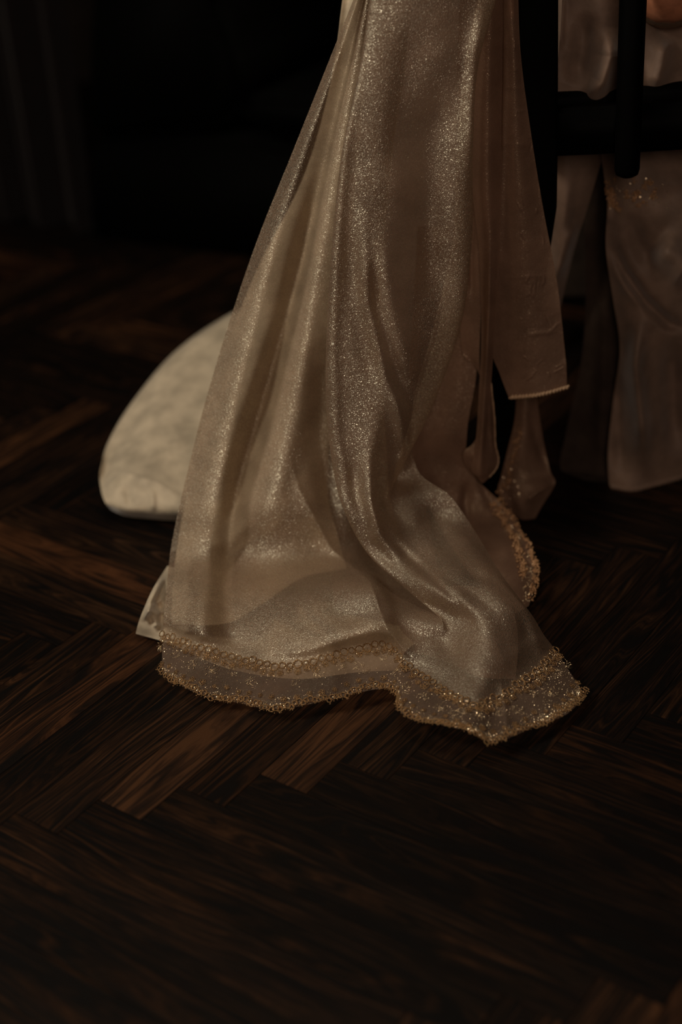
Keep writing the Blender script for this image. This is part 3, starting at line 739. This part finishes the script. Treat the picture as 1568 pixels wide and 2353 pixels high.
G3 = Sheet([
 [(1330,345,1.60),(1365,345,1.60),(1400,345,1.59),(1440,345,1.59)],
 [(1345,560,1.58),(1372,560,1.58),(1402,560,1.57),(1440,560,1.57)],
 [(1340,800,1.57),(1372,800,1.56),(1405,800,1.55),(1440,800,1.55)],
 [(1300,1000,1.56),(1350,1000,1.55),(1395,1000,1.54),(1435,1000,1.54)],
 [(1290,1080,1.55),(1345,1090,1.54),(1395,1090,1.53),(1435,1090,1.53)],
 [(1345,1160,1.52),(1372,1163,1.515),(1400,1166,1.51),(1412,1166,1.51)]],
 [([(1390,600),(1385,850),(1380,1140)], 18, .008)], [(97, 60, .002)], nu=60, nv=120)
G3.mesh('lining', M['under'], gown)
M['gownhem'] = M['gown']
hem_roll(G2, 'rolled_hem', g2, M['gown'], 'bottom', .003)
random.seed(9)
for i in range(34):
    u = random.uniform(.03, .60) if i > 10 else random.uniform(.03, .12); v = random.uniform(.13, .22) if i % 2 else random.uniform(.085, .2)
    stamp(G2, 'bead_cluster', MBD[i % 3], g2, u, v, random.uniform(0, 6), random.uniform(.6, 1.0), .001)
beads(G2, 'seed_beads', g2, 120, .08, .22, M['glit'], .0004, .0009, .02, .65)

# bodice and lap of the gown (above and beyond the frame)
HX, HY = .44, 1.63
def loft(rings, m, name, parent, seg=40, seedn=0):
    off = root_loc(parent); bm = bmesh.new(); R = []
    for (cx_, cyy, cz, rx, ry, fold) in rings:
        R.append([bm.verts.new(Vector((cx_+(rx+fold*math.sin(k*5*2*math.pi/seg*1.0+seedn))*math.cos(2*math.pi*k/seg), cyy+(ry+fold*math.sin(k*7*2*math.pi/seg))*math.sin(2*math.pi*k/seg), cz))-off) for k in range(seg)])
    for i in range(len(R)-1):
        for k in range(seg): bm.faces.new((R[i][k], R[i][(k+1) % seg], R[i+1][(k+1) % seg], R[i+1][k]))
    return obj(name, bm, m, parent, True)
loft([(HX, HY-.02, .96, .150, .105, 0), (HX, HY-.01, .88, .165, .125, 0), (HX, HY, .78, .150, .115, 0), (HX, HY, .70, .140, .110, .001), (HX, HY+.01, .62, .178, .140, .004), (HX, HY+.02, .53, .195, .150, .006), (HX, HY+.02, .490, .19, .145, .006)], M['gown'], 'bodice', gown)
bm = bmesh.new(); segs = []
prof = [(1.60, .615, .19, .12), (1.75, .625, .19, .12), (1.90, .62, .20, .12), (2.05, .60, .21, .13), (2.14, .50, .23, .09), (2.18, .34, .26, .09), (2.20, .18, .29, .10), (2.22, .012, .32, .12)]
for (yy, zz, hw, th) in prof:
    rr = []
    for k in range(28):
        a = 2*math.pi*k/28; f = .008*math.sin(k*3)
        if zz > .55: p = Vector((HX+(hw+f)*math.cos(a), yy, zz-.055+ (th*.5+f*.3)*math.sin(a)*1.0))
        else: p = Vector((HX+(hw+f)*math.cos(a), yy+(th+f)*math.sin(a), zz))
        rr.append(p-gown.location)
    segs.append(rr)
bm.free()
for nm, seg_, mm in (('lap_skirt', segs[:5], M['gown']), ('front_skirt_shade', segs[4:], M['under'])):  # front fall of the skirt, coloured dark for the shade under the chair
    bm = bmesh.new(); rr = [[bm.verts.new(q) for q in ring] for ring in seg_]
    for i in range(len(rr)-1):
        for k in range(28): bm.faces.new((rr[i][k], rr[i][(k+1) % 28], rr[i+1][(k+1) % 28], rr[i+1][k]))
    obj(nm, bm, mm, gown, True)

# ------------------------------------------------------------------ the seated person, mostly above the frame
person = thing('person', 'seated person seen from behind, elbow in a sheer pale sleeve at top right corner', 'person', (HX, HY, 0))
el = at(1578, 22, 1.47)
me = bpy.data.meshes.new('body'); vs_, es_, rd = [], [], []
def v_(p, r, par=None):
    vs_.append(tuple(np.array(p)-np.array(person.location))); rd.append(r)
    if par is not None: es_.append((par, len(vs_)-1))
    return len(vs_)-1
pel = v_((HX, HY, .57), .125); wai = v_((HX, HY, .70), .105, pel); che = v_((HX, HY-.01, .86), .120, wai); sh = v_((HX, HY-.01, .95), .085, che)
nk = v_((HX, HY, 1.03), .048, sh); jaw = v_((HX, HY+.02, 1.10), .062, nk); hd = v_((HX, HY+.02, 1.18), .083, jaw); tp = v_((HX, HY+.01, 1.25), .060, hd)
ns = v_((HX, HY+.115, 1.155), .012, hd)
for sd in (-1, 1):
    s1 = v_((HX+sd*.15, HY-.02, .94), .052, sh)
    e_ = (el[0], el[1], el[2]) if sd < 0 else (2*HX-el[0], el[1]+.03, el[2]+.02)
    m1 = v_(((HX+sd*.16+e_[0])/2, (HY-.02+e_[1])/2, (.94+e_[2])/2+.01), .043, s1)
    e1 = v_(e_, .046, m1)
    f1 = v_((HX+sd*.16, HY+.08, .645), .030, e1); w1 = v_((HX+sd*.12, HY+.19, .69), .021, f1)
    pm = v_((HX+sd*.08, HY+.235, .695), .024, w1)
    for q, (dx, ln) in enumerate([(-.024, .036), (-.009, .043), (.007, .040), (.021, .031)]):
        a = v_((HX+sd*.055+dx, HY+.275, .695), .009, pm); b = v_((HX+sd*.045+dx, HY+.275+ln*.7, .690), .008, a); v_((HX+sd*.04+dx, HY+.275+ln*1.2, .680), .007, b)
    t1 = v_((HX+sd*.05, HY+.225, .70), .010, pm); v_((HX+sd*.025, HY+.25, .695), .008, t1)
    h1 = v_((HX+sd*.10, HY+.03, .56), .085, pel); k1 = v_((HX+sd*.11, HY+.42, .52), .055, h1); c1 = v_((HX+sd*.11, HY+.46, .36), .048, k1)
    a1 = v_((HX+sd*.11, HY+.47, .09), .030, c1); v_((HX+sd*.12, HY+.60, .03), .024, a1)
me.from_pydata(vs_, es_, []); me.update()
body = obj('body', me, M['skin'], person)
sk = body.modifiers.new('skin', 'SKIN'); sk.use_smooth_shade = True
if not me.skin_vertices:
    bpy.context.view_layer.update()
for i, q in enumerate(me.skin_vertices[0].data): q.radius = (rd[i], rd[i]*(.72 if i in (0, 1, 2, 3) else 1)); q.use_root = (i == 0)
sb = body.modifiers.new('sub', 'SUBSURF'); sb.levels = 2; sb.render_levels = 2
bm = bmesh.new(); pc = Vector(person.location)
bmesh.ops.create_uvsphere(bm, u_segments=28, v_segments=18, radius=1, matrix=Matrix.Translation(Vector((HX, HY-.012, 1.195))-pc) @ Matrix.Diagonal((.092, .096, .105, 1)))
bmesh.ops.create_uvsphere(bm, u_segments=22, v_segments=14, radius=1, matrix=Matrix.Translation(Vector((HX, HY-.10, 1.20))-pc) @ Matrix.Diagonal((.052, .045, .05, 1)))
obj('hair', bm, M['hair'], person, True)
# sheer sleeve over the near arm, its pale edge round the elbow
bm = bmesh.new(); off = Vector(person.location); S1 = Vector((HX-.16, HY-.02, .93)); E1 = Vector(el); Fv = Vector((HX-.16, HY+.08, .645))
tube(bm, [p-off for p in (S1, S1.lerp(E1, .35), S1.lerp(E1, .7), S1.lerp(E1, .93), E1+Vector((-.002, .004, -.003)), E1.lerp(Fv, .3), E1.lerp(Fv, .7))], [.056, .050, .043, .037, .035, .037, .036], 24, caps=False)
M['sleeve'] = organza('pale_tulle_sleeve', (.55, .42, .30), (.9, .8, .65), .03, .80, spark=.3)
sl = obj('sleeve', bm, M['sleeve'], person, True); s_m = sl.modifiers.new('sub', 'SUBSURF'); s_m.levels = s_m.render_levels = 2

# ------------------------------------------------------------------ the black chair
chair = thing('dining_chair', 'black wooden dining chair with flat posts, the person sits on it', 'chair', (.42, 1.5, 0))
co = Vector(chair.location)
def bar(name, pts, w, d, bev=.004, parent=chair):
    """squared bar swept through points, w across X, d in depth"""
    bm = bmesh.new(); R = []
    for i, p in enumerate(pts):
        p = Vector(p)-co; ww = w[i] if hasattr(w, '__len__') else w; dd = d[i] if hasattr(d, '__len__') else d
        R.append([bm.verts.new(p+Vector((sx*ww/2, sy_*dd/2, 0))) for sx, sy_ in ((-1, -1), (1, -1), (1, 1), (-1, 1))])
    for i in range(len(R)-1):
        for k in range(4): bm.faces.new((R[i][k], R[i][(k+1) % 4], R[i+1][(k+1) % 4], R[i+1][k]))
    bm.faces.new(R[0][::-1]); bm.faces.new(R[-1]); bmesh.ops.recalc_face_normals(bm, faces=bm.faces)
    bmesh.ops.bevel(bm, geom=list(bm.edges), offset=bev, segments=2, affect='EDGES', profile=.6)
    return obj(name, bm, M['black_wood'], parent, True)
PY = 1.455
p_top, p_mid, p_low = at(1232, -20, PY), at(1232, 330, PY), at(1232, 470, PY)
foot = at(1120, 1150, 1.435); foot2 = Vector((foot[0], 1.455, 0.0))
pt = Vector(p_top); up = Vector((pt.x, pt.y+.02, .92)); foot_z = Vector((at(1120, 1150, 1.50)[0], 1.50, 0))
knee = Vector(at(1210, 640, 1.468))
mir = lambda p: Vector((2*co.x-p[0], p[1], p[2]))
path = [foot_z, Vector(at(1150, 900, 1.49)), knee, Vector(p_low), Vector(p_mid), pt, up]
bar('back_post', path, [.030, .040, .038, .040, .041, .040, .034], [.03, .032, .034, .034, .034, .032, .026])
bar('back_post', [mir(p) for p in path], [.030, .040, .038, .040, .041, .040, .034], [.03, .032, .034, .034, .034, .032, .026])
xl = p_mid[0]; zr = .449
def rail(name, z, h, y, d, bow, n=9, x0=None, x1=None, zb=0):
    bm = bmesh.new(); R = []; x0 = xl if x0 is None else x0; x1 = 2*co.x-xl if x1 is None else x1
    for i in range(n):
        t = i/(n-1); x = x0+(x1-x0)*t; yy = y+bow*(1-(2*t-1)**2); zz = z+zb*(1-(2*t-1)**2)
        R.append([bm.verts.new(Vector((x, yy+a*d/2, zz+b*h/2))-co) for a, b in ((-1, -1), (1, -1), (1, 1), (-1, 1))])
    for i in range(n-1):
        for k in range(4): bm.faces.new((R[i][k], R[i][(k+1) % 4], R[i+1][(k+1) % 4], R[i+1][k]))
    bm.faces.new(R[0][::-1]); bm.faces.new(R[-1]); bmesh.ops.recalc_face_normals(bm, faces=bm.faces)
    bmesh.ops.bevel(bm, geom=[e for e in bm.edges if abs((e.verts[0].co-e.verts[1].co).x) > .001], offset=.004, segments=2, affect='EDGES')
    return obj(name, bm, M['black_wood'], chair, True)
rail('seat_rail', zr, .048, 1.455, .024, -.010)
rail('top_rail', .90, .07, 1.475, .022, -.012)
s0 = at(1456, -20, 1.43); s1_ = at(1441, 400, 1.428)
for k in range(3):
    dx = k*(2*(co.x-s0[0]))/2
    bm = bmesh.new(); A = Vector(s1_)+Vector((dx, 0, 0)); B = Vector(s0)+Vector((dx, 0, 0)); Tt = Vector((B.x+.004, 1.458, .875)); off = co
    pts = [A-Vector((0, 0, .003)), A, A+Vector((0, 0, .006)), A.lerp(B, .5), B, Tt]
    tube(bm, [p-co for p in pts], [.006, .0115, .0130, .0132, .0134, .010], 16)
    obj('spindle', bm, M['black_wood'], chair, True)
bm = bmesh.new(); box(bm, (xl-.012-co.x, 1.47-co.y, .455), (2*co.x-xl+.012-co.x, 1.89-co.y, .482), .008); obj('seat', bm, M['black_wood'], chair, True)
for sx in (-1, 1):
    bar('front_leg', [(co.x+sx*.19, 1.87, 0), (co.x+sx*.19, 1.86, .458)], [.026, .036], [.026, .036])
    bm = bmesh.new(); box(bm, (sx*.19-.01, 1.48-co.y, .405), (sx*.19+.01, 1.86-co.y, .452), .003); obj('side_rail', bm, M['black_wood'], chair, True)

# ------------------------------------------------------------------ the dark room behind
bl0 = np.array(at(0, 528, 0.0)); bl1 = np.array(at(560, 604, 0.0)); dv = bl1-bl0; dv /= np.linalg.norm(dv); nv_ = np.array([-dv[1], dv[0], 0.])
if nv_[1] < 0: nv_ = -nv_
def onplane(x, y, back=0.0):                 # point of the upright plane over the furniture's front line
    r = ray(x, y); o0 = bl0+nv_*back; t = ((o0-CAM)@nv_)/(r@nv_); return CAM+r*t
lounge = thing('lounge_chair', 'black low lounge chair barely visible in the dark left of the veil', 'armchair', tuple(onplane(500, 590)))
def extr(name, outline, back0, depth, m, parent, bev=.02):
    off = np.array(root_loc(parent)); f = [onplane(x, y)+nv_*back0-off for x, y in outline]
    bm = bmesh.new(); A = [bm.verts.new(p) for p in f]; B = [bm.verts.new(p+nv_*depth) for p in f]; n = len(f)
    bm.faces.new(A); bm.faces.new(B[::-1])
    for k in range(n): bm.faces.new((A[k], B[k], B[(k+1) % n], A[(k+1) % n]))
    bmesh.ops.recalc_face_normals(bm, faces=bm.faces)
    bmesh.ops.bevel(bm, geom=list(bm.edges), offset=bev, segments=3, affect='EDGES', clamp_overlap=True)
    return obj(name, bm, m, parent, True)
lo = np.array(lounge.location)
extr('backrest', [(205,-150),(190,120),(192,330),(500,300),(560,240),(545,120),(505,20),(500,-150)], .0, .60, M['leather'], lounge, .025)
extr('frame', [(190,335),(196,548),(700,622),(860,642),(860,400),(560,320)], .01, .58, M['leather'], lounge, .015)
extr('seat_cushion', [(545,235),(560,300),(860,350),(860,235),(800,222),(650,212),(600,205)], -.01, .60, M['leather'], lounge, .02)
for sx, bk in ((215, .04), (215, .5), (835, .04), (835, .5)):
    p = onplane(sx, 560)+nv_*bk-lo; bm = bmesh.new(); tube(bm, [(p[0], p[1], .0), (p[0], p[1], .05)], [.018, .024], 12); obj('foot', bm, M['black_wood'], lounge, True)

curtain = thing('curtain', 'dark reddish-brown curtain hanging in the gloom at far left', 'curtain', tuple(onplane(60, 540)*np.array([1, 1, 0])))
base = onplane(-260, 520); end = onplane(182, 550)
bm = bmesh.new(); off = curtain.location; n = 120; rows_ = []
for j, z in enumerate(np.linspace(.004, 2.2, 24)):
    rr = []
    for i in range(n):
        t = i/(n-1); p = base*(1-t)+end*t; w = .022*math.sin(t*31+.4*math.sin(z*3))+.010*math.sin(t*70+z)
        p = p+nv_*(.05+w)+dv*.02*z*math.sin(t*9); rr.append(bm.verts.new((p[0]-off.x, p[1]-off.y, z)))
    rows_.append(rr)
for j in range(23):
    for i in range(n-1): bm.faces.new((rows_[j][i], rows_[j][i+1], rows_[j+1][i+1], rows_[j+1][i]))
M['curtain'] = simple('dark_curtain', (.0040, .0018, .0015), .85, .1, nscale=50, sheen=.1)
obj('drape', bm, M['curtain'], curtain, True)

bm = bmesh.new(); box(bm, (-3.5, 3.95, -.01), (3.5, 4.05, 2.6)); w_ = obj('wall_back', bm, M['wall']); w_['kind'] = 'structure'
bm = bmesh.new(); box(bm, (-3.5, 3.925, 0), (3.5, 3.95, .14), .006); w_ = obj('baseboard_back', bm, M['wall']); w_['kind'] = 'structure'
bm = bmesh.new(); box(bm, (3.2, -2.0, -.01), (3.3, 3.95, 2.6)); w_ = obj('wall_right', bm, M['wall']); w_['kind'] = 'structure'
